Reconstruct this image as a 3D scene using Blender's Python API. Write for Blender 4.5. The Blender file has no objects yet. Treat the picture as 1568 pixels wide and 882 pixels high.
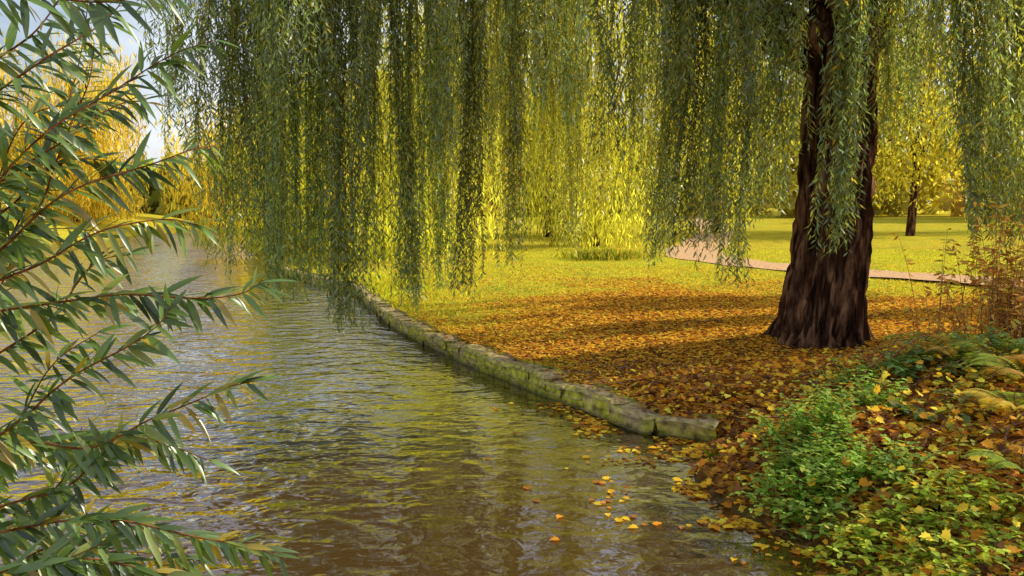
import bpy, bmesh, math, random
import numpy as np
from mathutils import Vector, noise as mnoise
random.seed(7); rng=np.random.default_rng(7)
scene=bpy.context.scene
R=math.radians
# ------------------------------------------------------------ helpers
def link(ob,parent=None):
    scene.collection.objects.link(ob)
    if parent: ob.parent=parent
    return ob
def empty(name):
    e=bpy.data.objects.new(name,None); scene.collection.objects.link(e); e.empty_display_size=.2; return e
def mesh_np(name,V,loops,starts,mat,col=None,smooth=False,parent=None):
    me=bpy.data.meshes.new(name)
    V=np.asarray(V,np.float32)
    me.vertices.add(len(V)); me.vertices.foreach_set('co',V.ravel())
    me.loops.add(len(loops)); me.loops.foreach_set('vertex_index',np.asarray(loops,np.int32))
    me.polygons.add(len(starts)); me.polygons.foreach_set('loop_start',np.asarray(starts,np.int32))
    me.update(calc_edges=True)
    if col is not None:
        a=me.attributes.new('Col','FLOAT_COLOR','POINT')
        c=np.ones((len(V),4),np.float32); c[:,:3]=col
        a.data.foreach_set('color',c.ravel())
    if smooth:
        me.polygons.foreach_set('use_smooth',np.ones(len(starts),bool))
    me.materials.append(mat)
    return link(bpy.data.objects.new(name,me),parent)
def unit(v): return v/np.maximum(np.linalg.norm(v,axis=-1,keepdims=True),1e-9)
DIAMOND=(np.array([[0,0,0],[.45,.5,.04],[1,0,-.08],[.45,-.5,.04]]),[[0,1,2,3]])
BLADE=(np.array([[0,-.5,0],[0,.5,0],[.6,.3,.08],[1,0,.3],[.6,-.3,.08]]),[[0,1,2,3,4]])
def tmpl_long(n=6,curl=.22,fold=.10):
    v=[];f=[]
    for i in range(n+1):
        t=i/n; w=.5*math.sin(math.pi*min(1,t**.75*.97+.03))**.8 if i<n else 0.01
        if i==0: w=.05
        z=-curl*t*t
        v+= [[t,w,z+fold*w*.35],[t,0,z],[t,-w,z+fold*w*.35]]
    for i in range(n):
        a=i*3;b=a+3
        f+=[[a,a+1,b+1,b],[a+1,a+2,b+2,b+1]]
    return np.array(v),f
LONG=tmpl_long()
OVATE=(np.array([[0,0,0],[.12,.36,.03],[.4,.5,.05],[.72,.28,.0],[1,0,-.1],[.72,-.28,0],[.4,-.5,.05],[.12,-.36,.03],[.45,0,-.03]]),
       [[0,8,2,1],[8,4,3,2],[0,7,6,8],[8,6,5,4]])
mp=[(0,0),(.05,.16),(.0,.42),(.22,.34),(.32,.55),(.46,.36),(.62,.42),(.66,.2),(1,0)]
mv=[[a,b,.10*abs(b)+.06*math.sin(a*5)] for a,b in mp]+[[a,-b,.14*abs(b)] for a,b in mp[1:-1][::-1]]
MAPLE=(np.array(mv+[[.4,0,0]]),[[16,i,i+1] for i in range(0,15)]+[[16,15,0]])
def leaves(name,base,d,L,W,col,mat,tmpl=DIAMOND,up=None,smooth=False,parent=None):
    N=len(base); d=unit(d)
    if up is None: ref=rng.normal(size=(N,3))
    else: ref=up
    s=unit(np.cross(d,ref)); n=np.cross(s,d)
    tv,tf=tmpl;K=len(tv)
    L=np.broadcast_to(L,(N,));W=np.broadcast_to(W,(N,))
    V=(base[:,None,:]+d[:,None,:]*(L[:,None]*tv[None,:,0])[...,None]+s[:,None,:]*(W[:,None]*tv[None,:,1])[...,None]
       +n[:,None,:]*(L[:,None]*tv[None,:,2])[...,None]).reshape(-1,3)
    fl=np.array([i for f in tf for i in f]); fs=np.cumsum([0]+[len(f) for f in tf][:-1]); T=len(fl)
    loops=(fl[None,:]+(np.arange(N)*K)[:,None]).ravel()
    starts=(fs[None,:]+(np.arange(N)*T)[:,None]).ravel()
    return mesh_np(name,V,loops,starts,mat,np.repeat(col,K,axis=0),smooth,parent)
class Tubes:
    def __init__(s): s.V=[];s.L=[];s.S=[];s.n=0;s.nl=0
    def add(s,P,r,seg=6):
        P=np.asarray(P,float);n=len(P);r=np.broadcast_to(r,(n,))
        t=unit(np.gradient(P,axis=0)); ref=np.array([.31,.2,.93]) if abs(t[0,2])<.8 else np.array([1,.1,.0])
        a=unit(np.cross(t,ref));b=np.cross(t,a)
        th=np.arange(seg)*2*math.pi/seg
        ring=(P[:,None,:]+r[:,None,None]*(a[:,None,:]*np.cos(th)[None,:,None]+b[:,None,:]*np.sin(th)[None,:,None])).reshape(-1,3)
        i=np.arange(n-1)[:,None]*seg;j=np.arange(seg)[None,:];k=(j+1)%seg
        q=np.stack([i+j,i+k,i+seg+k,i+seg+j],-1).reshape(-1)+s.n
        s.V.append(ring);s.L.append(q);s.S.append(np.arange(0,len(q),4)+s.nl);s.n+=len(ring);s.nl+=len(q)
    def build(s,name,mat,parent=None):
        return mesh_np(name,np.concatenate(s.V),np.concatenate(s.L),np.concatenate(s.S),mat,None,True,parent)
def crom(P,k):
    P=np.asarray(P,float);Q=np.vstack([2*P[0]-P[1],P,2*P[-1]-P[-2]]);o=[]
    for i in range(1,len(Q)-2):
        for j in range(k):
            t=j/k;a,b,c,d=Q[i-1],Q[i],Q[i+1],Q[i+2]
            o.append(.5*((2*b)+(c-a)*t+(2*a-5*b+4*c-d)*t*t+(3*b-a-3*c+d)*t**3))
    o.append(P[-1]);return np.array(o)
def sstep(a,b,x):
    t=np.clip((x-a)/(b-a),0,1);return t*t*(3-2*t)
def vnoise(x,y,s,seed=0):
    x=np.asarray(x)*s+seed*17.3;y=np.asarray(y)*s+seed*9.1
    xi=np.floor(x);yi=np.floor(y);fx=x-xi;fy=y-yi
    h=lambda a,b:(np.sin(a*127.1+b*311.7)*43758.5453)%1
    fx=fx*fx*(3-2*fx);fy=fy*fy*(3-2*fy)
    return (h(xi,yi)*(1-fx)+h(xi+1,yi)*fx)*(1-fy)+(h(xi,yi+1)*(1-fx)+h(xi+1,yi+1)*fx)*fy
# ------------------------------------------------------------ materials
def newmat(name):
    m=bpy.data.materials.new(name);m.use_nodes=True;nt=m.node_tree;nt.nodes.clear()
    return m,nt,nt.nodes.new,nt.links.new
def leafmat(name,transl=.45,rough=.4,gloss=.0,tint=(1.0,1.0,.55)):
    m,nt,N,Lk=newmat(name)
    at=N('ShaderNodeAttribute');at.attribute_name='Col'
    p=N('ShaderNodeBsdfDiffuse');Lk(at.outputs['Color'],p.inputs['Color'])
    t2=N('ShaderNodeVectorMath');t2.operation='MULTIPLY';Lk(at.outputs['Color'],t2.inputs[0]);t2.inputs[1].default_value=[c*2.0 for c in tint]
    tr=N('ShaderNodeBsdfTranslucent');Lk(t2.outputs[0],tr.inputs['Color'])
    mx=N('ShaderNodeMixShader');mx.inputs[0].default_value=transl
    Lk(p.outputs[0],mx.inputs[1]);Lk(tr.outputs[0],mx.inputs[2]);out=mx
    if gloss>0:
        g=N('ShaderNodeBsdfGlossy');g.inputs['Roughness'].default_value=rough;g.inputs['Color'].default_value=(.9,.95,1,1)
        m2=N('ShaderNodeMixShader');m2.inputs[0].default_value=gloss;Lk(mx.outputs[0],m2.inputs[1]);Lk(g.outputs[0],m2.inputs[2]);out=m2
    o=N('ShaderNodeOutputMaterial');Lk(out.outputs[0],o.inputs['Surface']);return m
def ramp(N,Lk,src,stops):
    r=N('ShaderNodeValToRGB');e=r.color_ramp.elements
    while len(e)<len(stops): e.new(.5)
    for i,(p,c) in enumerate(stops): e[i].position=p;e[i].color=(*c,1)
    Lk(src,r.inputs[0]);return r.outputs[0]
def barkmat(name,c1,c2,c3,sc=6,bump=.6,zs=.18,det=8):
    m,nt,N,Lk=newmat(name)
    geo=N('ShaderNodeNewGeometry');mp=N('ShaderNodeMapping');mp.inputs['Scale'].default_value=(1,1,zs);Lk(geo.outputs['Position'],mp.inputs[0])
    no=N('ShaderNodeTexNoise');no.inputs['Scale'].default_value=sc;no.inputs['Detail'].default_value=det;no.inputs['Roughness'].default_value=.65
    Lk(mp.outputs[0],no.inputs['Vector'])
    c=ramp(N,Lk,no.outputs['Fac'],[(.38,c1),(.5,c2),(.64,c3)])
    p=N('ShaderNodeBsdfDiffuse');Lk(c,p.inputs['Color'])
    if bump>0:
        b=N('ShaderNodeBump');b.inputs['Strength'].default_value=bump;b.inputs['Distance'].default_value=.06;Lk(no.outputs['Fac'],b.inputs['Height']);Lk(b.outputs[0],p.inputs['Normal'])
    o=N('ShaderNodeOutputMaterial');Lk(p.outputs[0],o.inputs[0]);return m
def plain(name,c,rough=.5,metal=0):
    m,nt,N,Lk=newmat(name);p=N('ShaderNodeBsdfPrincipled')
    no=N('ShaderNodeTexNoise');no.inputs['Scale'].default_value=4
    col=ramp(N,Lk,no.outputs['Fac'],[(.3,[x*.85 for x in c]),(.7,c)]);Lk(col,p.inputs['Base Color'])
    p.inputs['Roughness'].default_value=rough;p.inputs['Metallic'].default_value=metal
    o=N('ShaderNodeOutputMaterial');Lk(p.outputs[0],o.inputs[0]);return m
M_will=leafmat('willow_leaf',.48,.4,.06)
M_far=leafmat('distant_leaf',.45,tint=(1,1,.65))
M_bush=leafmat('osier_leaf',.28,.35,.06,tint=(1,1,.35))
M_nettle=leafmat('nettle_leaf',.38,.5,.03,tint=(1,1,.4))
M_dead=leafmat('fallen_leaf',.2,.6,0,tint=(1,.8,.5))
M_grass=leafmat('grass_blade',.4)
M_bark=barkmat('willow_bark',(.012,.006,.004),(.07,.033,.02),(.30,.16,.09),8)
M_bark2=barkmat('twig_bark',(.07,.06,.02),(.14,.11,.035),(.22,.17,.05),12,0,.2,1)
M_red=barkmat('osier_stem',(.10,.03,.02),(.2,.07,.035),(.28,.13,.05),30,.2,1)
M_dry=barkmat('dry_stem',(.12,.06,.03),(.28,.15,.07),(.4,.24,.12),20,0,1,2)
# ------------------------------------------------------------ shoreline & terrain
WALL=[(1.83,7.11),(1.37,7.42),(.90,7.98),(.30,8.98),(-.28,10.0),(-1.1,11.6),(-2.2,14.1),(-3.15,17.0),(-4.0,19.3),(-5.6,21.8),(-8.2,26.5)]
SH=[(1.2,2.0),(1.95,3.2),(2.08,4.3),(1.93,4.8),(1.62,5.43),(1.45,6.05),(1.6,6.6)]+WALL+[(-13.5,40),(-20.4,61),(-26,80),(-40,110),(-60,140),(-66,138),(-46,108),(-31,80),(-25,62),(-24.6,47),(-24,36),(-23,20),(-18,8),(-9,2.5),(-4,2.0),(-1.5,1.4),(0,1.3),(1.2,2.0)]
SHd=crom(SH,4)
A_=SHd[:-1];B_=SHd[1:]
def sdist(x,y):
    x=np.asarray(x,float).ravel();y=np.asarray(y,float).ravel();out=np.empty(len(x))
    for s in range(0,len(x),20000):
        px=x[s:s+20000,None];py=y[s:s+20000,None]
        ex=(B_[:,0]-A_[:,0])[None];ey=(B_[:,1]-A_[:,1])[None]
        wx=px-A_[None,:,0];wy=py-A_[None,:,1]
        t=np.clip((wx*ex+wy*ey)/(ex*ex+ey*ey),0,1)
        d=np.sqrt(((wx-ex*t)**2+(wy-ey*t)**2).min(1))
        c=((A_[None,:,1]>py)!=(B_[None,:,1]>py))&(px<ex*(py-A_[None,:,1])/np.where(ey==0,1e-9,ey)+A_[None,:,0])
        ins=c.sum(1)%2==1
        out[s:s+20000]=np.where(ins,-d,d)
    return out
def height(x,y,sd=None):
    x=np.asarray(x,float).ravel();y=np.asarray(y,float).ravel()
    if sd is None: sd=sdist(x,y)
    nz=(vnoise(x,y,.35,1)-.5)*.14+(vnoise(x,y,1.3,2)-.5)*.05
    nz=nz*sstep(.3,2,sd)*(1-sstep(15,40,sd)*.5)
    A=np.where(sd>0,-.35+.55*sstep(.08,.22,sd)+.18*sstep(.4,5,sd),-.35+np.maximum(.25*sd,-.5))
    S=np.where(sd>0,1.15*(1-np.exp(-.5*sd)),np.maximum(.3*sd,-.8))
    S=S+(vnoise(x,y,2.2,4)-.5)*.16*sstep(.1,1.2,sd)
    G=np.where(sd>0,.55*(1-np.exp(-.6*sd)),np.maximum(.3*sd,-.8))
    w=sstep(9.6,6.7,y)*sstep(-2,1,x)
    right=x>-1-.62*(y-6)
    wallside=right&(y>7.0)&(y<60)
    z=np.where(wallside|((y>6.5)&(x>0)),A,G)
    z=z*(1-w)+S*w
    left=(x<-15)&(x<-.30*y)&(sd>0)
    z=z+np.where(left,np.minimum(.08*sd,2.2),0)
    far=sstep(60,260,np.hypot(x,y)); z=z+far*1.2*(sd>0)
    return z+nz
def spacing(a,b,s,far,growth):
    c=list(np.arange(a,b+1e-6,s));st=s;v=c[-1];up=[]
    while v<far: st*=growth;v+=st;up.append(v)
    st=s;v=c[0];dn=[]
    while v>-far: st*=growth;v-=st;dn.append(v)
    return np.array(dn[::-1]+c+up)
xs=spacing(-5,8,.085,900,1.09);ys=spacing(2,21,.1,900,1.09)
GX,GY=np.meshgrid(xs,ys);gx=GX.ravel();gy=GY.ravel();gsd=sdist(gx,gy);gz=height(gx,gy,gsd)
def litter_w(x,y):
    r=np.sqrt(((x-4.1)/4.6)**2+((y-10.2)/7.2)**2)
    n=(vnoise(x,y,.8,5)-.5)*.5+(vnoise(x,y,3,6)-.5)*.3
    w=1-sstep(.7,1.45,r+n)
    w=np.maximum(w,sstep(10.5,8,y)*(x>-1))
    return w
lw=litter_w(gx,gy)
nx=len(xs);ny=len(ys)
i=np.arange(ny-1)[:,None]*nx;j=np.arange(nx-1)[None,:]
q=np.stack([i+j,i+j+1,i+nx+j+1,i+nx+j],-1).reshape(-1)
m,nt,N,Lk=newmat('ground_soil_grass')
at=N('ShaderNodeAttribute');at.attribute_name='Col';sep=N('ShaderNodeSeparateColor');Lk(at.outputs['Color'],sep.inputs[0])
geo=N('ShaderNodeNewGeometry')
def noisef(sc,det=4,ro=.6):
    n=N('ShaderNodeTexNoise');n.inputs['Scale'].default_value=sc;n.inputs['Detail'].default_value=det;n.inputs['Roughness'].default_value=ro
    Lk(geo.outputs['Position'],n.inputs['Vector']);return n.outputs['Fac']
nf=noisef(26,5,.8);nm=noisef(1.1,4,.65);nw=noisef(.4,3,.6)
vor=N('ShaderNodeTexVoronoi');vor.inputs['Scale'].default_value=22;Lk(geo.outputs['Position'],vor.inputs['Vector'])
vs=N('ShaderNodeSeparateColor');Lk(vor.outputs['Color'],vs.inputs[0])
g1=ramp(N,Lk,nf,[(.3,(.2,.22,.02)),(.5,(.45,.46,.04)),(.72,(.68,.6,.07))])
g2=ramp(N,Lk,nm,[(.35,(.7,.85,.8)),(.65,(1.25,1.05,.9))])
gm=N('ShaderNodeMix');gm.data_type='RGBA';gm.blend_type='MULTIPLY';gm.inputs[0].default_value=1;Lk(g1,gm.inputs[6]);Lk(g2,gm.inputs[7])
l1=ramp(N,Lk,vs.outputs[0],[(.0,(.06,.026,.012)),(.3,(.18,.07,.02)),(.5,(.46,.19,.03)),(.8,(.82,.43,.05)),(1,(.92,.62,.08))])
thr=N('ShaderNodeMapRange');thr.inputs['From Min'].default_value=.35;thr.inputs['From Max'].default_value=.65;thr.inputs['To Min'].default_value=.82;thr.inputs['To Max'].default_value=.5;Lk(nw,thr.inputs['Value'])
sp=N('ShaderNodeMath');sp.operation='GREATER_THAN';Lk(vs.outputs[1],sp.inputs[0]);Lk(thr.outputs[0],sp.inputs[1])
lw1=N('ShaderNodeMath');lw1.operation='MAXIMUM';Lk(sep.outputs[0],lw1.inputs[0])
spm=N('ShaderNodeMath');spm.operation='MULTIPLY';Lk(sp.outputs[0],spm.inputs[0]);spm.inputs[1].default_value=.8;Lk(spm.outputs[0],lw1.inputs[1])
mx=N('ShaderNodeMix');mx.data_type='RGBA';Lk(lw1.outputs[0],mx.inputs[0]);Lk(gm.outputs[2],mx.inputs[6]);Lk(l1,mx.inputs[7])
mud=ramp(N,Lk,nf,[(.3,(.05,.035,.012)),(.7,(.16,.10,.04))])
mx2=N('ShaderNodeMix');mx2.data_type='RGBA';Lk(sep.outputs[1],mx2.inputs[0]);Lk(mx.outputs[2],mx2.inputs[6]);Lk(mud,mx2.inputs[7])
p=N('ShaderNodeBsdfDiffuse');Lk(mx2.outputs[2],p.inputs['Color'])
b=N('ShaderNodeBump');b.inputs['Strength'].default_value=.6;b.inputs['Distance'].default_value=.03;Lk(nf,b.inputs['Height']);Lk(b.outputs[0],p.inputs['Normal'])
o=N('ShaderNodeOutputMaterial');Lk(p.outputs[0],o.inputs[0]);M_ground=m
mudw=1-sstep(-.02,.14,gz+ (vnoise(gx,gy,4,8)-.5)*.1)
gc=np.stack([lw*1.0,mudw,np.zeros_like(lw)],1)
mesh_np('ground',np.stack([gx,gy,gz],1),q,np.arange(0,len(q),4),M_ground,gc,True)
# ------------------------------------------------------------ water
m,nt,N,Lk=newmat('pond_water')
geo=N('ShaderNodeNewGeometry')
def wn(sc,stretch,rot,det=3):
    mp=N('ShaderNodeMapping');mp.inputs['Scale'].default_value=stretch;mp.inputs['Rotation'].default_value=(0,0,rot);Lk(geo.outputs['Position'],mp.inputs[0])
    n=N('ShaderNodeTexNoise');n.inputs['Scale'].default_value=sc;n.inputs['Detail'].default_value=det;n.inputs['Roughness'].default_value=.45;n.inputs['Distortion'].default_value=.5;Lk(mp.outputs[0],n.inputs['Vector']);return n.outputs['Fac']
a1=wn(2.4,(1,1.5,1),.3,1.0);a2=wn(8.5,(1,1.4,1),-.35,1.2);a3=wn(.35,(1,.6,1),.2,2)
ma=N('ShaderNodeMath');ma.operation='MULTIPLY_ADD';Lk(a2,ma.inputs[0]);ma.inputs[1].default_value=.30;Lk(a1,ma.inputs[2])
# wind-ruffled open water to the west, calmer in the lee of the bank
sx=N('ShaderNodeSeparateXYZ');Lk(geo.outputs['Position'],sx.inputs[0])
lee=N('ShaderNodeMapRange');lee.interpolation_type='SMOOTHSTEP';lee.inputs['From Min'].default_value=.2;lee.inputs['From Max'].default_value=-2.4;lee.inputs['To Min'].default_value=.2;lee.inputs['To Max'].default_value=1.0;Lk(sx.outputs[0],lee.inputs['Value'])
st=N('ShaderNodeMapRange');st.inputs['From Min'].default_value=.38;st.inputs['From Max'].default_value=.6;st.inputs['To Min'].default_value=.4;st.inputs['To Max'].default_value=1;Lk(a3,st.inputs['Value'])
sm=N('ShaderNodeMath');sm.operation='MULTIPLY';Lk(lee.outputs[0],sm.inputs[0]);Lk(st.outputs[0],sm.inputs[1])
b=N('ShaderNodeBump');b.inputs['Distance'].default_value=.12;Lk(ma.outputs[0],b.inputs['Height']);Lk(sm.outputs[0],b.inputs['Strength'])
body=N('ShaderNodeBsdfDiffuse');body.inputs['Color'].default_value=(.075,.038,.009,1)
gl=N('ShaderNodeBsdfGlossy');gl.inputs['Roughness'].default_value=.03;Lk(b.outputs[0],gl.inputs['Normal'])
fr=N('ShaderNodeFresnel');fr.inputs['IOR'].default_value=1.45;Lk(b.outputs[0],fr.inputs['Normal'])
fm=N('ShaderNodeMath');fm.operation='MULTIPLY_ADD';fm.use_clamp=True;Lk(fr.outputs[0],fm.inputs[0]);fm.inputs[1].default_value=2.3;fm.inputs[2].default_value=.06
mx=N('ShaderNodeMixShader');Lk(fm.outputs[0],mx.inputs[0]);Lk(body.outputs[0],mx.inputs[1]);Lk(gl.outputs[0],mx.inputs[2])
o=N('ShaderNodeOutputMaterial');Lk(mx.outputs[0],o.inputs[0]);M_water=m
mesh_np('water',[(-90,0,0),(8,0,0),(8,150,0),(-90,150,0)],[0,1,2,3],[0],M_water)
# ------------------------------------------------------------ stone wall
m,nt,N,Lk=newmat('mossy_stone')
geo=N('ShaderNodeNewGeometry');sx=N('ShaderNodeSeparateXYZ');Lk(geo.outputs['Position'],sx.inputs[0]);sn=N('ShaderNodeSeparateXYZ');Lk(geo.outputs['True Normal'],sn.inputs[0])
n1=N('ShaderNodeTexNoise');n1.inputs['Scale'].default_value=14;n1.inputs['Detail'].default_value=6;Lk(geo.outputs['Position'],n1.inputs['Vector'])
n2=N('ShaderNodeTexNoise');n2.inputs['Scale'].default_value=2.2;n2.inputs['Detail'].default_value=5;Lk(geo.outputs['Position'],n2.inputs['Vector'])
st=ramp(N,Lk,n1.outputs['Fac'],[(.3,(.14,.09,.05)),(.5,(.38,.27,.14)),(.7,(.56,.44,.25))])
mo=ramp(N,Lk,n1.outputs['Fac'],[(.3,(.10,.11,.01)),(.5,(.40,.38,.03)),(.72,(.68,.62,.05))])
mf=N('ShaderNodeMapRange');mf.inputs['From Min'].default_value=.34;mf.inputs['From Max'].default_value=.5;Lk(n2.outputs['Fac'],mf.inputs['Value'])
side=N('ShaderNodeMapRange');side.inputs['From Min'].default_value=.9;side.inputs['From Max'].default_value=.3;side.inputs['To Min'].default_value=.25;side.inputs['To Max'].default_value=1;Lk(sn.outputs[2],side.inputs['Value'])
mm=N('ShaderNodeMath');mm.operation='MULTIPLY';Lk(mf.outputs[0],mm.inputs[0]);Lk(side.outputs[0],mm.inputs[1])
c=N('ShaderNodeMix');c.data_type='RGBA';Lk(mm.outputs[0],c.inputs[0]);Lk(st,c.inputs[6]);Lk(mo,c.inputs[7])
wet=N('ShaderNodeMapRange');wet.inputs['From Min'].default_value=.0;wet.inputs['From Max'].default_value=.08;wet.inputs['To Min'].default_value=.25;wet.inputs['To Max'].default_value=1;Lk(sx.outputs[2],wet.inputs['Value'])
c2=N('ShaderNodeVectorMath');c2.operation='SCALE';Lk(c.outputs[2],c2.inputs[0]);Lk(wet.outputs[0],c2.inputs['Scale'])
p=N('ShaderNodeBsdfPrincipled');p.inputs['Roughness'].default_value=.85;Lk(c2.outputs[0],p.inputs['Base Color'])
b=N('ShaderNodeBump');b.inputs['Strength'].default_value=.6;b.inputs['Distance'].default_value=.03;Lk(n1.outputs['Fac'],b.inputs['Height']);Lk(b.outputs[0],p.inputs['Normal'])
o=N('ShaderNodeOutputMaterial');Lk(p.outputs[0],o.inputs[0]);M_stone=m
wp=crom(WALL,12);seg=np.linalg.norm(np.diff(wp,axis=0),axis=1);cum=np.r_[0,np.cumsum(seg)]
def wall_at(s):
    return np.array([np.interp(s,cum,wp[:,0]),np.interp(s,cum,wp[:,1])])
bm_=bmesh.new()
def block(s0,s1,z0,z1,off,depth,jit):
    a=wall_at(s0);c=wall_at(s1);t=unit(c-a);nrm=np.array([t[1],-t[0]])
    if sdist([a[0]+nrm[0]*.2],[a[1]+nrm[1]*.2])[0]<0: nrm=-nrm
    ret=bmesh.ops.create_cube(bm_,size=1);vs=ret['verts']
    L=np.linalg.norm(c-a)
    mid=(a+c)/2+nrm*(off+depth/2);tw=random.uniform(-.06,.06)*jit;tl=random.uniform(-.05,.05)*jit;dz=random.uniform(-.03,.012)*jit
    for v in vs:
        x=v.co.x*(L-.02);y=v.co.y*depth;z=v.co.z*(z1-z0)
        x+=random.uniform(-.012,.012);y+=random.uniform(-.02,.02)
        px=mid+t*x+nrm*(y+x*tw)
        v.co=Vector((px[0],px[1],(z0+z1)/2+z+dz+x*tl))
    es=list({e for v in vs for e in v.link_edges})
    bmesh.ops.bevel(bm_,geom=es,offset=.03,segments=2,affect='EDGES',profile=.6)
s=0.25
while s<cum[-1]-.8:
    l=random.uniform(.4,.72);block(s,s+l,-.4,.115,.03,.26,.7);s+=l
s=0.0
while s<cum[-1]-.8:
    l=random.uniform(.34,.62)
    if s<1.6: block(s,s+l*.9,.05,.19+random.uniform(-.05,.02),random.uniform(-.10,.05),.32,2.6)
    else: block(s,s+l,.118,.212+random.uniform(-.012,.012),random.uniform(-.015,.02),.30,.8)
    s+=l
bmesh.ops.subdivide_edges(bm_,edges=[e for e in bm_.edges if e.calc_length()>.12],cuts=3,use_grid_fill=True)
for v in bm_.verts:
    n=mnoise.noise_vector(v.co*7)*.022+mnoise.noise_vector(v.co*2.5)*.035;v.co+=n
me=bpy.data.meshes.new('stone_embankment_wall');bm_.to_mesh(me);bm_.free();me.materials.append(M_stone)
link(bpy.data.objects.new('stone_embankment_wall',me))
# ------------------------------------------------------------ path
m,nt,N,Lk=newmat('path_gravel')
geo=N('ShaderNodeNewGeometry');n1=N('ShaderNodeTexNoise');n1.inputs['Scale'].default_value=12;n1.inputs['Detail'].default_value=6;Lk(geo.outputs['Position'],n1.inputs['Vector'])
c=ramp(N,Lk,n1.outputs['Fac'],[(.3,(.42,.25,.14)),(.5,(.6,.38,.21)),(.62,(.68,.46,.26)),(.68,(.78,.4,.06))])
p=N('ShaderNodeBsdfDiffuse');Lk(c,p.inputs['Color']);o=N('ShaderNodeOutputMaterial');Lk(p.outputs[0],o.inputs[0]);M_path=m
pc=crom([(30,9),(20,12.5),(13,16.5),(9.5,20),(7.6,23.0),(6.3,25.6),(6.6,29),(9,37),(14,55),(22,95)],10)
def strip(name,pc,w,mat,dz):
    t=unit(np.gradient(pc,axis=0));nn=np.stack([-t[:,1],t[:,0]],1);K=5
    V=[]
    for k in range(K):
        f=(k/(K-1)-.5)*w;P=pc+nn*(f+ (0 if 0<k<K-1 else 1)*(vnoise(pc[:,0],pc[:,1],1,3)-.5)[:,None]*.15);V.append(P)
    V=np.stack(V,1).reshape(-1,2);z=height(V[:,0],V[:,1])
    z=z.reshape(-1,K);z[:]=z.max(1,keepdims=True);z=z.ravel()
    n=len(pc);i=np.arange(n-1)[:,None]*K;j=np.arange(K-1)[None];q=np.stack([i+j,i+j+1,i+K+j+1,i+K+j],-1).reshape(-1)
    mesh_np(name,np.c_[V,z+dz],q,np.arange(0,len(q),4),mat)
strip('path',pc,2.0,M_path,.02)
# ------------------------------------------------------------ main willow
TX,TY=4.13,10.45;TZ=float(height([TX],[TY])[0])
willow=empty('weeping_willow_tree')
seg_n=120;rings=130;V=[]
for k in range(rings):
    f=k/(rings-1);z=TZ-.25+f*5.2;h=max(0,z-TZ)
    R0=max(.475-.02*h,.35);fl=.12*math.exp(-h/.22)+.05*math.exp(-h/1.0)
    cx=TX+.05*math.sin(h*.9)+.035*h-.03;cy=TY+.04*math.sin(h*.7+1)
    for a in range(seg_n):
        th=2*math.pi*a/seg_n;c,s_=math.cos(th),math.sin(th)
        lobes=.5+.5*math.sin(th*5+1.3+.3*math.sin(h))
        r=R0+fl*(.45+1.0*lobes)
        q1=mnoise.noise(Vector((c*4.2,s_*4.2,z*.55+3)));q2=mnoise.noise(Vector((c*9,s_*9,z*1.6)))
        r+=-.11*(1-min(1,abs(q1)*3.2))-.07*(1-min(1,abs(q2)*3))+.04+.03*mnoise.noise(Vector((c*1.5,s_*1.5,z*.8)))+.025*mnoise.noise(Vector((c*20,s_*20,z*6)))
        V.append((cx+c*r,cy+s_*r,z))
i=np.arange(rings-1)[:,None]*seg_n;j=np.arange(seg_n)[None];k=(j+1)%seg_n
q=np.stack([i+j,i+k,i+seg_n+k,i+seg_n+j],-1).reshape(-1)
mesh_np('trunk',V,q,np.arange(0,len(q),4),M_bark,None,True,willow)
limbs=[];T=Tubes()
CX,CY,CA,CB=3.0,12.6,7.9,5.4
for n in range(11):
    az=2*math.pi*n/11+random.uniform(-.2,.2)
    ex=CX+CA*.72*math.cos(az);ey=CY+CB*.72*math.sin(az);ez=random.uniform(6.0,7.2)
    z0=TZ+random.uniform(3.4,4.6);P=[]
    for t in np.linspace(0,1,14):
        zz=z0+(ez-z0)*(1-(1-t)**1.8)
        P.append((TX+.1+(ex-TX)*t+.25*math.sin(t*7+n),TY+(ey-TY)*t+.25*math.cos(t*6+n*2),zz+.12*math.sin(t*9+n)))
    P=np.array(P);T.add(P,np.linspace(.21,.05,14),10);limbs.append(P)
LP=np.concatenate([l[5:] for l in limbs])
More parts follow.
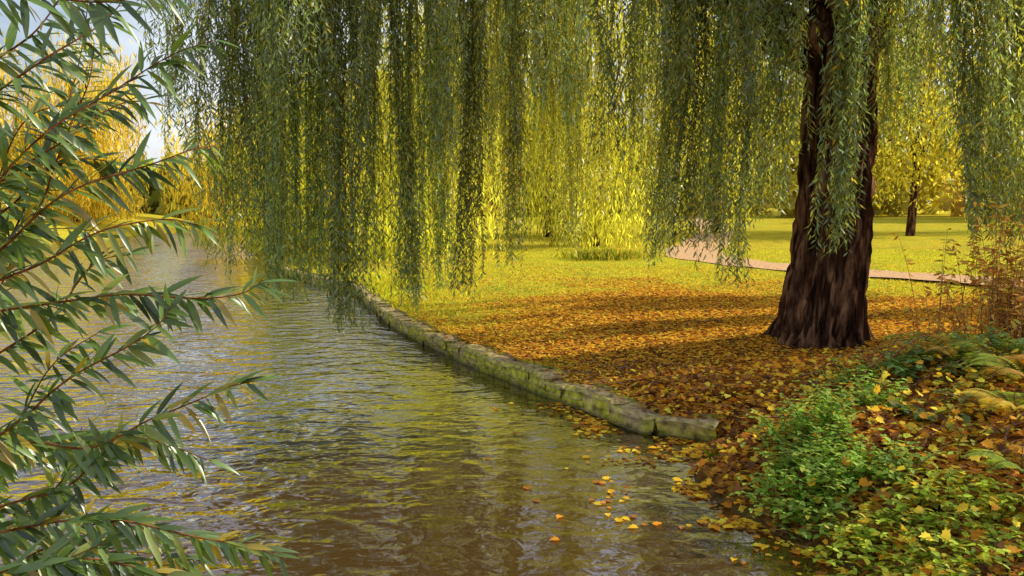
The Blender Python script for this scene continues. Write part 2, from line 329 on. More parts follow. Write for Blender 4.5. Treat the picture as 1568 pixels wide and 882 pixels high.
# X,Y,zbottom,radius,nstrands,yellow,(ztop)
C=[(-4.9,12.0,2.8,.25,12,.25),(-4.45,11.6,2.0,.22,16,.2),(-4.1,11.5,1.15,.2,18,.15),(-3.7,11.3,2.0,.2,12,.3),(-3.42,11,1.3,.26,30,.1),
(-3.0,10.5,.86,.28,42,.05),(-2.62,10.6,.98,.2,32,.05),(-2.15,10.2,.50,.24,42,.05),(-1.93,10.9,1.2,.16,16,.15),(-1.72,11.8,2.6,.16,8,.6),
(-1.38,10.5,.80,.21,38,.0),(-.98,11,.95,.15,24,.15),(-.62,11.3,.82,.17,28,.1),(-.28,11.9,2.2,.2,8,.7),(.02,12,1.2,.18,24,.35),
(.46,12.8,2.3,.2,10,.7),(.98,13,1.35,.26,26,.4),(1.5,13.2,2.0,.2,12,.7),(1.82,11.6,1.9,.2,12,.3),(2.08,11,1.35,.22,32,.15),(2.32,10.4,1.5,.18,26,.05),
(2.47,9.9,1.55,.13,20,.05),(2.69,9.5,1.2,.15,24,.1),(2.95,9.3,1.95,.22,26,.0),(3.25,9.35,2.8,.2,14,.1),(3.62,8.9,1.60,.13,26,.05),(3.78,9.0,2.0,.1,14,.1),
(4.45,9.6,2.9,.22,18,.2),(4.8,10.3,2.8,.2,18,.2),(5.15,9.7,2.7,.22,18,.2),(4.95,8.5,1.8,.2,28,.1),(5.35,8.6,1.65,.22,28,.1),(5.65,9.3,2.0,.22,22,.15),(5.0,8.0,2.6,.2,16,.1),
(4.35,8.4,3.4,.3,18,.1),(2.6,8.9,3.0,.25,18,.05),(1.9,9.2,3.2,.25,18,.1),(1.2,9.8,2.7,.22,18,.1),(.4,10.2,3.3,.25,14,.2),(-.9,10.2,2.5,.2,16,.05),
(-3.9,10.9,3.2,.25,14,.15),(-1.8,9.9,2.6,.2,18,.05),(-2.9,9.9,3.2,.25,18,.0)]
# swags added at the crown's east edge, mostly unseen, to stripe ground with shade
for yy in [8.6,9.0,9.4,9.8,10.2,10.6,11.0,11.35,13.15,13.45,13.75]:
    C.append((9.7+random.uniform(-.3,.3),yy,random.uniform(1.2,1.5),.24,44,.3,5.6))
for yy in [15.2,15.55,15.9,16.25,16.6]:
    C.append((9.8+random.uniform(-.3,.3),yy,random.uniform(1.8,2.1),.26,42,.3,5.4))
tries=0;rand=[]
while len(rand)<62 and tries<9000:
    tries+=1
    a=random.uniform(0,2*math.pi);rr=math.sqrt(random.uniform(.08,1));x=CX+CA*rr*math.cos(a);y=CY+CB*rr*math.sin(a)
    if y<8.6: continue
    if any((x-u[0])**2+(y-u[1])**2<.75 for u in rand): continue
    sl=x/y
    if x>6.5:
        if random.random()<.6: continue
        zb=random.uniform(4.4,5.0)
    elif y<10.6 and .31<sl<.47: zb=random.uniform(4.1,4.6)
    elif x>4.6: zb=random.uniform(3.4,4.3)
    elif y>13: zb=random.choice([random.uniform(1.5,2.0),random.uniform(2.0,3.6),random.uniform(2.4,3.8)])
    else: zb=random.uniform(2.8,4.0)
    yel=min(1,max(0,(y-11)/3.5))*random.uniform(.5,1)*(.6 if x>4.6 else 1)
    rand.append((x,y,zb,random.uniform(.2,.34),random.randint(13,19),yel))
C+=rand
ST=Tubes();B=[];D=[];LL=[];CO=[]
for cl in C:
    (cx,cy,zb,rad,ns,yel)=cl[:6]
    er=math.sqrt(((cx-CX)/CA)**2+((cy-CY)/CB)**2)
    zt=7.6-2.3*min(er,1.1)**2+random.uniform(-.3,.3)
    if len(cl)>6: zt=cl[6]
    dd=np.linalg.norm(LP[:,:2]-np.array([cx,cy]),axis=1);l0=LP[dd.argmin()]
    e=np.array([cx,cy,zt]);mid=(l0+e)/2+np.array([0,0,.35])
    P=crom([l0,mid,e],4);T.add(P,np.linspace(.035,.012,len(P)),5)
    ctint=max(.5,rng.normal(.98,.22))
    drx,dry=random.gauss(0,.14),random.gauss(0,.14)
    for s_ in range(ns):
        r=rad*math.sqrt(random.random());a=random.uniform(0,6.283)
        x0=cx+r*math.cos(a);y0=cy+r*math.sin(a)
        bot=zb+(r/rad)**2*random.uniform(.0,.45)+random.expovariate(4.0)*.6
        top=zt-random.uniform(0,.7)
        if top-bot<1: continue
        Ls=top-bot;sp=.036
        n=int(Ls/sp);t=np.linspace(0,1,n)
        ph=random.uniform(0,6.28);am=random.uniform(.03,.12);conv=random.uniform(.0,.35)
        sg=.22 if random.random()<.12 else .09
        dx,dy=random.gauss(0,sg)+drx,random.gauss(0,sg)+dry
        px=x0-drx*.7+(cx-x0)*conv*t+am*np.sin(t*5+ph)+dx*t*t
        py=y0-dry*.7+(cy-y0)*conv*t+am*np.cos(t*4+ph*1.7)+dy*t*t
        pz=top-Ls*t
        P=np.stack([px,py,pz],1)
        idx=np.linspace(0,n-1,6).astype(int);ST.add(P[idx],np.linspace(.005,.0015,6),3)
        az=rng.uniform(0,6.283,n);sp_=rng.uniform(.25,1.15,n)
        B.append(P+rng.normal(0,.01,(n,3)));D.append(np.stack([np.cos(az)*sp_,np.sin(az)*sp_,-np.ones(n)*.8],1))
        LL.append(rng.uniform(.085,.15,n)*(1-.2*t))
        y_=np.clip(yel+rng.normal(0,.14)+ (0.6 if random.random()<.06 else 0),0,1)
        green=np.array([.19,.26,.095]);gold=np.array([.58,.54,.055])
        base=green*(1-y_)+gold*y_
        cc=np.tile(base*ctint,(n,1))*rng.uniform(.5,1.5,(n,1))
        old=rng.random(n)<.05;cc[old]=np.array([.62,.48,.05])
        CO.append(cc)
B=np.concatenate(B);D=np.concatenate(D);LL=np.concatenate(LL);CO=np.concatenate(CO)
leaves('foliage',B,D,LL,LL*.21,np.clip(CO,0,.8),M_will,DIAMOND,parent=willow)
ST.build('hanging_twigs',M_bark2,willow);T.build('limbs',M_bark,willow)
# ------------------------------------------------------------ background trees
def tree(name,x,y,h,r,col,n=9000,leaf=.3,zlow=.25,droop=0.,trunk=.3,dens=9):
    e=empty(name);z0=float(height([x],[y])[0])
    T=Tubes();P=np.array([(x+.15*math.sin(t*3),y+.1*math.cos(t*4),z0-.2+t*h*.75) for t in np.linspace(0,1,9)])
    T.add(P,np.linspace(trunk,trunk*.3,9),12)
    lob=[]
    for k in range(dens):
        a=random.uniform(0,6.28);f=random.uniform(.15,.8);zz=z0+h*random.uniform(zlow+.15,.85)
        lr=r*random.uniform(.35,.55);lx=x+r*.7*f*math.cos(a);ly=y+r*.7*f*math.sin(a)
        lob.append((lx,ly,zz,lr,lr*random.uniform(.7,1.1)))
        s=P[int(3+random.random()*3)]
        T.add(crom([s,((s[0]+lx)/2,(s[1]+ly)/2,(s[2]+zz)/2+.4),(lx,ly,zz)],3),np.linspace(trunk*.35,.03,7),6)
    lob.append((x,y,z0+h*.8,r*.5,h*.18))
    m=n//len(lob);B=[];CC=[]
    for (lx,ly,lz,lr,lh) in lob:
        v=unit(rng.normal(size=(m,3)));rad=rng.uniform(.45,1.08,m)**.6
        p=np.array([lx,ly,lz])+v*rad[:,None]*np.array([lr,lr,lh])
        if droop>0: 
            p[:,2]-=droop*rng.random(m)**1.3*h*.45;p[:,2]=np.maximum(p[:,2],z0+h*zlow*.3+rng.random(m)*h*.12)
        g=vnoise(p[:,0]+p[:,2]*.7,p[:,1]-p[:,2]*.5,1.3,9)
        keep=g>.22
        B.append(p[keep]);CC.append(np.array(col)[None]*rng.uniform(.45,1.4,(keep.sum(),1))*(1+.22*rng.normal()))
    B=np.concatenate(B);CC=np.clip(np.concatenate(CC),0,.9)
    D=rng.normal(size=(len(B),3));D[:,2]-=.6+3*droop
    leaves('crown',B,D,rng.uniform(.7,1.3,len(B))*leaf*(1+droop),rng.uniform(.35,.6,len(B))*leaf*(1-.45*droop),CC,M_far,DIAMOND,parent=e)
    T.build('trunk_and_limbs',M_bark,e);return e
GOLD=(.70,.54,.07)
tree('golden_willow_tree',-31,57,13.5,7.5,GOLD,19000,.3,.1,.9,.4,16)
tree('golden_willow_tree',-25.5,72,12,6.5,GOLD,12000,.36,.1,.9,.4,12)
tree('golden_willow_tree',-42,60,14,7.5,(.7,.53,.08),13000,.36,.1,.8,.4,14)
tree('park_tree',-9.5,33,8.5,3.8,(.5,.5,.07),10000,.2,.02,.9,.15,14)
tree('yellow_willow_tree',-2.5,28.5,11,4.4,(.56,.55,.075),16000,.17,.02,.95,.15,18)
tree('yellow_willow_tree',3.6,34,12,4.8,(.54,.52,.07),16000,.18,.02,.95,.15,18)
tree('park_tree',2,44,17,7,(.46,.44,.06),11000,.3,.10,.5,.3,16)
tree('park_tree',12,47,17,7,(.42,.42,.06),12000,.3,.14,.4,.3,16)
tree('park_tree',22,44,14,5.5,(.5,.44,.06),12000,.26,.2,.3,.25,14)
tree('park_tree',35,52,16,7,(.36,.38,.06),9000,.34,.15,.3,.35,14)
tree('park_tree',-14,56,12,6,(.56,.48,.07),8000,.34,.15,.4,.35,12)
n=50000;az=rng.uniform(-.95,.95,n);k=np.floor(az*22)
hh=lambda k,s:(np.sin(k*12.9898+s)*43758.5453)%1
dist=95+hh(k,1)*30+rng.normal(0,2,n);top=(12+9*hh(k,2))*np.sqrt(np.clip(1-((az*22-k-.5)*1.3)**2,.3,1))
top=np.where(az<-.25,top*.45,top)
X=dist*np.sin(az);Y=dist*np.cos(az);Z=height(X,Y)+top*rng.random(n)**.9
palette=np.array([(.46,.40,.08),(.32,.34,.09),(.52,.38,.09),(.38,.40,.08),(.52,.46,.09)])
cc=palette[(hh(k,5)*5).astype(int)]*rng.uniform(.5,1.3,(n,1))
leaves('distant_treeline',np.stack([X,Y,Z],1),rng.normal(size=(n,3)),rng.uniform(1.0,1.9,n),rng.uniform(.6,1.1,n),cc,M_far)
# ------------------------------------------------------------ small parked car on the far bank
car=empty('parked_car')
cx,cy=-47.,101.;cz=float(height([cx],[cy])[0])
prof=[(-2,.35),(-2.02,.75),(-1.75,.95),(-1.2,1.0),(-.65,1.42),(.7,1.45),(1.35,1.0),(1.95,.88),(2.05,.6),(2.0,.35)]
M_car=plain('car_paint',(.22,.23,.25),.3,.3);M_gl=plain('car_glass',(.02,.025,.03),.1);M_ty=plain('tyre_rubber',(.02,.02,.02),.8)
def extr(name,prof,w0,w1,mat,inset=None):
    b=bmesh.new();L=[b.verts.new((x,-(w1 if z>1.05 else w0),z)) for x,z in prof];Rr=[b.verts.new((x,(w1 if z>1.05 else w0),z)) for x,z in prof]
    b.faces.new(L);b.faces.new(Rr[::-1])
    for i in range(len(prof)):
        k=(i+1)%len(prof);b.faces.new((L[k],L[i],Rr[i],Rr[k]))
    bmesh.ops.recalc_face_normals(b,faces=b.faces);bmesh.ops.bevel(b,geom=b.edges[:],offset=.04,segments=2,affect='EDGES')
    me=bpy.data.meshes.new(name);b.to_mesh(me);b.free();me.materials.append(mat);return link(bpy.data.objects.new(name,me),car)
extr('body',prof,.86,.68,M_car)
extr('windscreen_and_windows',[(-1.12,1.04),(-.6,1.40),(.66,1.42),(1.24,1.04)],.80,.70,M_gl).scale=(1.02,1.04,1)
for wx in(-1.25,1.3):
    for wy in(-.8,.8):
        b=bmesh.new();bmesh.ops.create_cone(b,cap_ends=True,segments=24,radius1=.32,radius2=.32,depth=.2);bmesh.ops.bevel(b,geom=b.edges[:],offset=.02,segments=1,affect='EDGES')
        me=bpy.data.meshes.new('wheel');b.to_mesh(me);b.free();me.materials.append(M_ty);w=link(bpy.data.objects.new('wheel',me),car);w.location=(wx,wy,.32);w.rotation_euler=(R(90),0,0)
car.location=(cx,cy,cz);car.rotation_euler=(0,0,R(95))
# ------------------------------------------------------------ foreground osier bush (left)
osier=empty('osier_willow_shrub')
BR=[[(-1.5,1.75,2.2),(-1.22,1.8,2.4),(-1.07,1.85,2.5),(-.95,1.9,2.62),(-.87,1.95,2.78)],
[(-1.55,1.8,1.95),(-1.22,1.9,2.24),(-1.05,1.95,2.42),(-.9,2.0,2.53),(-.74,2.05,2.6)],
[(-1.5,1.85,1.9),(-1.22,1.9,2.1),(-1.07,1.9,2.2),(-.93,1.95,2.28),(-.8,1.95,2.33),(-.74,2.0,2.34)],
[(-1.55,1.8,1.9),(-1.22,1.85,2.02),(-1.1,1.9,2.06),(-.95,1.9,2.14),(-.85,1.95,2.17),(-.77,1.95,2.15)],
[(-1.5,1.95,1.85),(-1.22,1.95,1.95),(-1.0,1.95,1.965),(-.8,1.9,1.98),(-.66,1.9,1.985),(-.6,1.9,2.01)],
[(-1.5,1.8,1.5),(-1.22,1.85,1.66),(-1.07,1.85,1.76),(-.93,1.85,1.85),(-.84,1.85,1.92),(-.8,1.85,1.97)],
[(-1.5,1.9,1.45),(-1.22,1.9,1.62),(-1.02,1.9,1.6),(-.86,1.9,1.69),(-.72,1.9,1.745),(-.62,1.9,1.76)],
[(-1.5,2.0,1.5),(-1.22,2.0,1.6),(-1.05,1.95,1.62),(-.88,1.95,1.6),(-.76,1.95,1.56)],
[(-1.5,1.8,1.3),(-1.22,1.85,1.42),(-1.0,1.85,1.44),(-.8,1.85,1.41),(-.65,1.85,1.37),(-.56,1.85,1.33)],
[(-1.45,1.9,1.35),(-1.22,1.9,1.47),(-1.1,1.9,1.51),(-1.0,1.9,1.58),(-.95,1.9,1.64)],
[(-1.5,1.75,1.1),(-1.22,1.8,1.28),(-1.05,1.8,1.36),(-.85,1.8,1.34),(-.72,1.8,1.30)],
[(-1.5,1.9,2.4),(-1.22,1.95,2.56),(-1.1,1.95,2.63),(-1.0,1.95,2.76)],
[(-1.5,2.0,2.1),(-1.25,2.05,2.3),(-1.12,2.05,2.36),(-1.0,2.1,2.45),(-.92,2.1,2.46)],
[(-1.5,2.0,1.95),(-1.25,2.05,2.15),(-1.15,2.05,2.3),(-1.1,2.1,2.5),(-1.08,2.1,2.62)],
[(-1.5,2.1,1.7),(-1.3,2.1,1.85),(-1.2,2.1,1.93),(-1.1,2.1,2.03),(-1.0,2.1,2.06)],
[(-1.5,1.7,1.0),(-1.22,1.75,1.22),(-1.1,1.75,1.3),(-.98,1.75,1.31)],
[(-1.5,2.0,1.2),(-1.3,2.0,1.38),(-1.15,2.0,1.5),(-1.1,2.0,1.62)],
[(-1.5,1.7,1.25),(-1.2,1.75,1.36),(-1.05,1.78,1.37),(-.95,1.8,1.40)],
[(-1.6,2.1,2.0),(-1.35,2.15,2.2),(-1.2,2.15,2.3),(-1.0,2.2,2.3)],
[(-1.6,2.2,1.9),(-1.4,2.2,2.1),(-1.25,2.2,2.35),(-1.2,2.25,2.6),(-1.15,2.25,2.8)],
[(-1.7,2.3,1.7),(-1.5,2.3,1.95),(-1.38,2.3,2.1),(-1.2,2.35,2.12)],
[(-1.7,2.3,1.9),(-1.5,2.3,2.2),(-1.35,2.3,2.45),(-1.15,2.35,2.5)],
[(-1.6,2.2,1.3),(-1.45,2.2,1.5),(-1.3,2.2,1.72),(-1.15,2.2,1.85)],
[(-1.5,2.1,1.1),(-1.3,2.1,1.25),(-1.15,2.1,1.33),(-.95,2.1,1.30)],
[(-1.6,2.2,1.0),(-1.4,2.2,1.15),(-1.2,2.2,1.2),(-.9,2.2,1.18)],
[(-1.4,1.6,2.5),(-1.1,1.65,2.62),(-.85,1.7,2.6),(-.70,1.7,2.66)]]
T=Tubes();B=[];D=[];L_=[];U=[];CO=[]
for b in BR:
    P=crom(b,10);L=np.r_[0,np.cumsum(np.linalg.norm(np.diff(P,axis=0),axis=1))]
    P=P+np.stack([np.zeros(len(P)),.015*np.sin(L*9),.01*np.sin(L*14)],1)
    T.add(P,np.linspace(.0036,.001,len(P)),8)
    s=.12;side=1
    while s<L[-1]:
        p=np.array([np.interp(s,L,P[:,k]) for k in range(3)]);p2=np.array([np.interp(min(s+.02,L[-1]),L,P[:,k]) for k in range(3)])
        t=unit(p2-p) if s<L[-1]-.02 else unit(P[-1]-P[-3])
        f=s/L[-1]
        for rep in range(2 if random.random()<.6 else 1):
            a=random.uniform(-1.0,1.0)
            sidev=unit(np.cross(t,np.array([0,-1,.25])))*side
            d=t*random.uniform(.35,1.0)+sidev*random.uniform(.1,.9)+np.array([0,random.uniform(-.5,.4),-.45+a*.3])
            B.append(p);D.append(d);side=-side
            L_.append(random.uniform(.06,.115)*(1-.35*max(0,f-.8)*5*.5))
            U.append(np.array([random.uniform(-.6,.6),-.55+random.uniform(-.6,.5),1.0]))
            c=np.array([.10,.17,.033])*random.uniform(.35,1.5)
            q_=random.random()
            if q_<.08: c=np.array([.42,.32,.04])*random.uniform(.6,1.1)
            elif q_<.22: c=np.array([.2,.25,.04])
            CO.append(c)
        s+=random.uniform(.011,.020)
B=np.array(B);D=np.array(D);L_=np.array(L_);U=np.array(U);CO=np.array(CO)
leaves('leaves',B,D,L_,L_*rng.uniform(.14,.20,len(L_)),CO,M_bush,LONG,up=U,smooth=True,parent=osier)
zb=float(height([-2.0],[1.2])[0])
for k in range(6):
    x1=-1.5-.03*k;T.add(crom([(-2.0+.05*k,1.2+.05*k,zb-.1),(-1.75,1.5+.05*k,1.0),(x1,1.75+.06*k,1.6),(x1+.02,1.8+.05*k,2.5)],6),np.linspace(.014,.006,19),8)
T.build('stems',M_red,osier)
# ------------------------------------------------------------ litter leaves
def pal(n,cols,w):
    c=np.array(cols)[rng.choice(len(cols),n,p=np.array(w)/sum(w))];return np.clip(c*rng.uniform(.7,1.25,(n,1)),0,.92)
n=120000;x=rng.uniform(-3.5,11,n);y=7+rng.random(n)**1.2*16
sd=sdist(x,y);w=litter_w(x,y)*.85+.15;kp=(sd>.03)&(rng.random(n)<w*sstep(.0,.5,sd));x=x[kp];y=y[kp];z=np.maximum(height(x,y,sd[kp]),np.where((sd[kp]<.32)&(y>7.2),.225,-9))+.012;n=len(x)
a=rng.uniform(0,6.283,n);D=np.stack([np.cos(a),np.sin(a),rng.uniform(-.1,.45,n)],1)
leaves('leaf_litter',np.stack([x,y,z],1),D,rng.uniform(.05,.10,n),rng.uniform(.014,.028,n),
 pal(n,[(.9,.56,.05),(.58,.24,.035),(.17,.075,.03),(.92,.70,.09),(.74,.34,.035)],[3,2.5,4,2.2,2]),M_dead,DIAMOND,up=np.stack([rng.normal(0,.4,n),rng.normal(0,.4,n),np.ones(n)],1))
n=22000;x=rng.uniform(1.3,6,n);y=rng.uniform(2.5,10,n);sd=sdist(x,y);kp=(sd>0)&(rng.random(n)<sstep(10,7,y)*.9+.05);x=x[kp];y=y[kp];z=height(x,y,sd[kp])+rng.uniform(.01,.07,kp.sum());n=len(x)
a=rng.uniform(0,6.283,n);D=np.stack([np.cos(a),np.sin(a),rng.uniform(-.4,.5,n)],1)
s=rng.uniform(.035,.09,n)
leaves('fallen_leaves',np.stack([x,y,z],1),D,s,s*rng.uniform(.8,1.1,n),pal(n,[(.85,.5,.04),(.68,.28,.035),(.26,.12,.04),(.9,.7,.07),(.40,.18,.05),(.14,.07,.035)],[2.6,2.2,4.2,2.4,4,2.6]),M_dead,MAPLE,up=np.stack([rng.normal(0,.5,n),rng.normal(0,.5,n),np.ones(n)],1))
n=380;x=rng.uniform(2.0,4.6,n);y=rng.uniform(3.8,7.6,n);kp=sdist(x,y)>.15;x=x[kp];y=y[kp];n=len(x);z=height(x,y)+rng.uniform(.08,.26,n)
a=rng.uniform(0,6.283,n);s=rng.uniform(.04,.085,n)
leaves('caught_leaves',np.stack([x,y,z],1),np.stack([np.cos(a),np.sin(a),rng.uniform(-.6,.3,n)],1),s,s*rng.uniform(.8,1.1,n),pal(n,[(.85,.56,.05),(.9,.7,.08),(.7,.34,.04)],[3,3,2]),M_dead,MAPLE,up=np.stack([rng.normal(-.2,.5,n),rng.normal(-.3,.5,n),np.ones(n)],1))
n=20000;x=rng.uniform(-.3,3,n);y=rng.uniform(3.8,8.6,n);sd=sdist(x,y)
cl=vnoise(x,y,2.5,11)
pr=np.where((y>5.2)&(y<7.9)&(x>.6),np.exp(sd/.26)*1.3*sstep(.25,.6,cl),np.exp(sd/.12)*.5)+.0012
kp=(sd<0)&(rng.random(n)<pr)&(height(x,y,sd)<-.005);x=x[kp];y=y[kp];n=len(x);a=rng.uniform(0,6.283,n)
s=rng.uniform(.035,.09,n)
leaves('floating_leaves',np.stack([x,y,rng.uniform(.004,.012,n)],1),np.stack([np.cos(a),np.sin(a),rng.uniform(0,.08,n)],1),s,s*.8,pal(n,[(.88,.54,.04),(.66,.28,.03),(.38,.17,.04),(.9,.66,.06)],[3,2,2.5,2]),M_dead,MAPLE,up=np.tile([0,0,1.],(n,1)))
# ------------------------------------------------------------ grass
n=100000;x=rng.uniform(-8,16,n);y=9+rng.random(n)**1.1*22
sd=sdist(x,y);w=(1-litter_w(x,y))*.95+.03
pd=np.min(np.hypot(x[:,None]-pc[None,:,0],y[:,None]-pc[None,:,1]),1)
kp=(sd>.3)&(rng.random(n)<w)&(pd>1.1);x=x[kp];y=y[kp];z=height(x,y,sd[kp])-.005;n=len(x)
D=np.stack([rng.normal(0,.45,n),rng.normal(0,.45,n),np.ones(n)],1);L=rng.uniform(.03,.075,n)+np.where(sd[kp]<.6,.05,0)*rng.random(n)
leaves('grass',np.stack([x,y,z],1),D,L,.011,pal(n,[(.46,.48,.04),(.60,.56,.05),(.32,.37,.04),(.7,.6,.08)],[3,3,2,2]),M_grass,BLADE)
def tuft(name,cx,cy,rx,ry,n,h,cols,w=.012,lean=.25):
    x=cx+rng.normal(0,rx,n);y=cy+rng.normal(0,ry,n);kp=sdist(x,y)>.1;x=x[kp];y=y[kp];n=len(x);z=height(x,y)-.02
    D=np.stack([rng.normal(0,lean,n),rng.normal(0,lean,n),np.ones(n)],1)
    leaves(name,np.stack([x,y,z],1),D,rng.uniform(.3,1,n)*h,w,pal(n,cols,[1]*len(cols)),M_grass,BLADE)
tuft('tall_grass_tuft',3.0,25.5,.55,.4,1500,.4,[(.35,.36,.05),(.5,.42,.06),(.24,.28,.03)],.02,.4)
tuft('bank_grass_tuft',1.62,6.5,.06,.06,120,.16,[(.22,.36,.03),(.34,.42,.03)],.006,.5)
tuft('bank_grass_tuft',-3.0,17.5,1.0,2.4,2600,.2,[(.55,.54,.04),(.42,.46,.03)],.012,.4)
# ------------------------------------------------------------ low plants
def nettles(name,patches,colbase,ls=1.0):
    e=empty(name);B=[];D=[];L=[];U=[];T=Tubes();CO=[]
    for (cx,cy,r,ns,h) in patches:
        for k in range(ns):
            rr=r*math.sqrt(random.random());a=random.uniform(0,6.28);x=cx+rr*math.cos(a)*1.1;y=cy+rr*math.sin(a)
            if sdist([x],[y])[0]<-.05: continue
            z=max(0,float(height([x],[y])[0]));hh_=h*random.uniform(.45,1)*(1-.45*(rr/r)**2)
            lx,ly=random.uniform(-.12,.12)-.05,random.uniform(-.12,.12)-.05
            P=np.array([(x+lx*t*t*2,y+ly*t*t*2,z+hh_*t) for t in np.linspace(0,1,6)]);T.add(P,np.linspace(.004,.0015,6),4)
            tint=random.uniform(.6,1.45);ang=random.uniform(0,6.28);zz=.25
            while zz<=1:
                p=np.array([x+lx*zz*zz*2,y+ly*zz*zz*2,z+hh_*zz]);ang+=1.57
                for sgn in(0,math.pi):
                    aa=ang+sgn+random.uniform(-.3,.3)
                    B.append(p);D.append((math.cos(aa),math.sin(aa),random.uniform(-.45,.25)));L.append(ls*random.uniform(.035,.075)*(1.25-.5*zz))
                    U.append((random.uniform(-.3,.3),random.uniform(-.3,.3),1));CO.append(np.array(colbase)*tint*random.uniform(.8,1.25)*np.array([1+.7*random.random()**3,1,1]))
                zz+=.032/hh_*random.uniform(.9,1.4)
    L=np.array(L);leaves('leaves',np.array(B),np.array(D),L,L*.68,np.array(CO),M_nettle,OVATE,up=np.array(U),parent=e)
    T.build('stems',M_bark2,e)
nettles('stinging_nettles',[(2.1,5.45,.32,110,.42),(2.3,5.95,.3,80,.5),(2.0,5.1,.2,50,.3),(2.9,6.5,.3,60,.42),(3.15,7.2,.22,30,.35),(2.5,5.3,.25,50,.35)],(.22,.38,.055))
nettles('ground_elder',[(2.25,4.65,.3,110,.2),(2.7,4.75,.3,80,.24),(2.5,4.2,.3,90,.18),(2.3,3.9,.25,60,.16),(2.95,4.4,.25,50,.2)],(.38,.52,.045))
nettles('bramble_patch',[(3.6,5.6,.6,22,.28),(4.0,6.5,.6,28,.35),(4.2,7.4,.6,28,.35),(3.2,5.2,.4,12,.25)],(.32,.36,.05),1.2)
nettles('ivy_patch',[(3.7,7.1,.35,30,.3),(4.3,7.0,.4,30,.35),(3.3,6.2,.3,16,.2)],(.14,.26,.07),1.7)
fern=empty('fern');T=Tubes();B=[];D=[];L=[];U=[];CO=[]
for (fx,fy,nf_,ln) in [(4.15,6.6,8,.55),(3.75,7.1,7,.5),(3.55,5.5,7,.42),(4.4,7.6,9,.6),(3.1,4.7,6,.35),(4.5,8.3,8,.5),(3.9,5.9,7,.5)]:
    fz=float(height([fx],[fy])[0])
    for k in range(nf_):
        a=k*2.4+random.uniform(-.3,.3);c,s_=math.cos(a),math.sin(a);l=ln*random.uniform(.7,1.1)
        P=np.array([(fx+c*l*t*.85,fy+s_*l*t*.85,fz+.1+l*(1.0*t-.85*t*t)) for t in np.linspace(0,1,14)]);T.add(P,np.linspace(.004,.001,14),4)
        colr=np.array([(.28,.36,.05),(.62,.48,.07),(.5,.28,.05)][random.choice([0,0,1,2])])
        for t in np.linspace(.12,1,26):
            p=np.array([np.interp(t,np.linspace(0,1,14),P[:,q_]) for q_ in range(3)])
            for sg in(-1,1):
                B.append(p);D.append((-s_*sg+.35*c,c*sg+.35*s_,-.1));L.append(l*.28*math.sin(math.pi*min(1,(t*.85+.12)))+.01);U.append((0,0,1));CO.append(colr*random.uniform(.8,1.2))
L=np.array(L);leaves('fronds',np.array(B),np.array(D),L,.016,np.array(CO),M_nettle,DIAMOND,up=np.array(U),parent=fern);T.build('rachises',M_bark2,fern)
dry=empty('dry_russet_shrub');T=Tubes();B=[];D=[];L=[];CO=[]
for k in range(240):
    x=random.gauss(5.4,.36);y=random.gauss(7.9,.5);z=float(height([x],[y])[0]);h=random.uniform(.7,1.7);lx=random.uniform(-.35,.3);ly=random.uniform(-.3,.3)
    P=np.array([(x+lx*t**1.6,y+ly*t**1.6,z+h*t-.1*t**3) for t in np.linspace(0,1,8)]);T.add(P,np.linspace(.006,.0015,8),4)
    for q_ in range(random.randint(12,36)):
        t=random.uniform(.2,1);p=np.array([np.interp(t,np.linspace(0,1,8),P[:,w_]) for w_ in range(3)])
        a=random.uniform(0,6.28);B.append(p);D.append((math.cos(a),math.sin(a),random.uniform(-1,.4)));L.append(random.uniform(.05,.12));CO.append(np.array(random.choice([(.75,.36,.07),(.85,.55,.12),(.5,.22,.05),(.6,.52,.08)]))*random.uniform(.7,1.1))
L=np.array(L);leaves('leaves',np.array(B),np.array(D),L,L*.3,np.array(CO),M_dead,DIAMOND,parent=dry);T.build('stems',M_dry,dry)
T=Tubes()
for k in range(80):
    if k<18: x=random.uniform(.6,2.0);y=random.uniform(8.3,10)
    elif k<66: x=random.uniform(2.4,4.6);y=random.uniform(4.4,7.8)
    else: x=random.uniform(2,7);y=random.uniform(9,14)
    if sdist([x],[y])[0]<.3: continue
    a=random.uniform(-.6,.6)+random.choice([0,math.pi]);l=random.uniform(.2,.8);n=7;P=[]
    up=random.uniform(0,.35) if 18<=k<66 else .03
    for t in np.linspace(0,1,n):
        px=x+math.cos(a)*l*t;py=y+math.sin(a)*l*t+.03*math.sin(t*8+k);P.append((px,py,float(height([px],[py])[0])+.02+up*t+.015*math.sin(t*11+k)))
    T.add(P,np.linspace(random.uniform(.006,.016),.003,n),5)
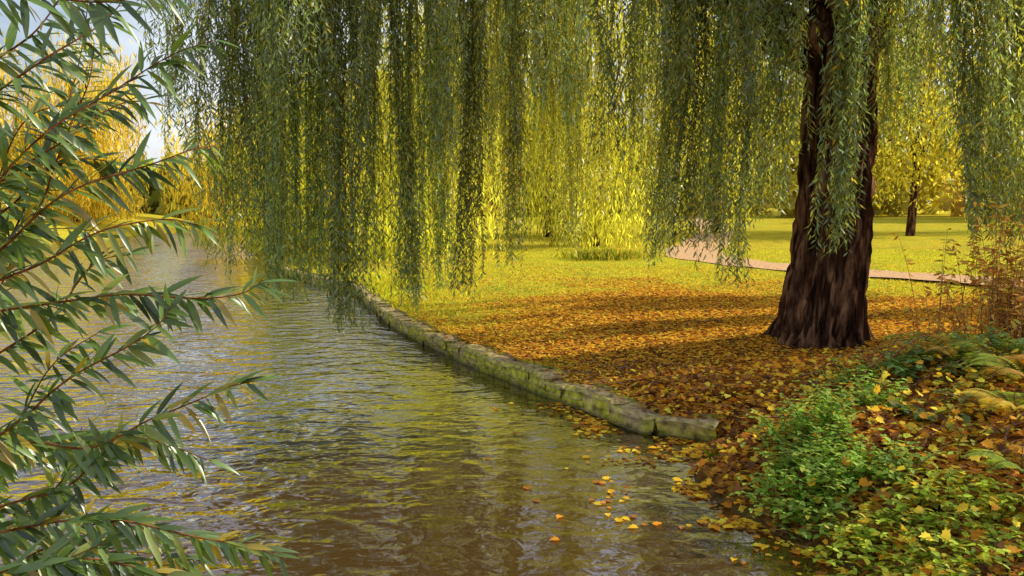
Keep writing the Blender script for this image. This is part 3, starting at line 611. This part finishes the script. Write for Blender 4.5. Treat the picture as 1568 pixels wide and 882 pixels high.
T.build('fallen_twigs',M_dry)
# ------------------------------------------------------------ sky, sun, camera
w=bpy.data.worlds.new('World');scene.world=w;w.use_nodes=True;nt=w.node_tree;nt.nodes.clear();N=nt.nodes.new;Lk=nt.links.new
sunaz=R(78);sunel=R(30)
sky=N('ShaderNodeTexSky');sky.sky_type='NISHITA';sky.sun_disc=False;sky.sun_elevation=sunel;sky.sun_rotation=sunaz;sky.dust_density=2
tc=N('ShaderNodeTexCoord');mp=N('ShaderNodeMapping');mp.inputs['Scale'].default_value=(1,1,3);Lk(tc.outputs['Generated'],mp.inputs[0])
no=N('ShaderNodeTexNoise');no.inputs['Scale'].default_value=2.2;no.inputs['Detail'].default_value=5;Lk(mp.outputs[0],no.inputs['Vector'])
mr=N('ShaderNodeMapRange');mr.inputs['From Min'].default_value=.38;mr.inputs['From Max'].default_value=.66;mr.inputs['To Max'].default_value=.8;Lk(no.outputs['Fac'],mr.inputs['Value'])
mx=N('ShaderNodeMix');mx.data_type='RGBA';Lk(mr.outputs[0],mx.inputs[0]);Lk(sky.outputs[0],mx.inputs[6]);mx.inputs[7].default_value=(9,9.3,10,1)
bg=N('ShaderNodeBackground');bg.inputs['Strength'].default_value=.14;Lk(mx.outputs[2],bg.inputs['Color'])
o=N('ShaderNodeOutputWorld');Lk(bg.outputs[0],o.inputs[0])
sl=bpy.data.lights.new('sun','SUN');sl.energy=5;sl.angle=R(.5);sl.color=(1,.9,.68);so=link(bpy.data.objects.new('sun',sl))
dv=Vector((math.sin(sunaz)*math.cos(sunel),math.cos(sunaz)*math.cos(sunel),math.sin(sunel)));so.rotation_euler=dv.to_track_quat('Z','Y').to_euler()
cam=bpy.data.cameras.new('camera');cam.lens=28;cam.sensor_width=36;cam.clip_end=3000;cam.clip_start=.05
co=link(bpy.data.objects.new('camera',cam));co.location=(0,0,2.2);co.rotation_euler=(R(90-6.1),0,0);scene.camera=co
scene.view_settings.view_transform='Standard';scene.view_settings.look='None';scene.view_settings.exposure=0
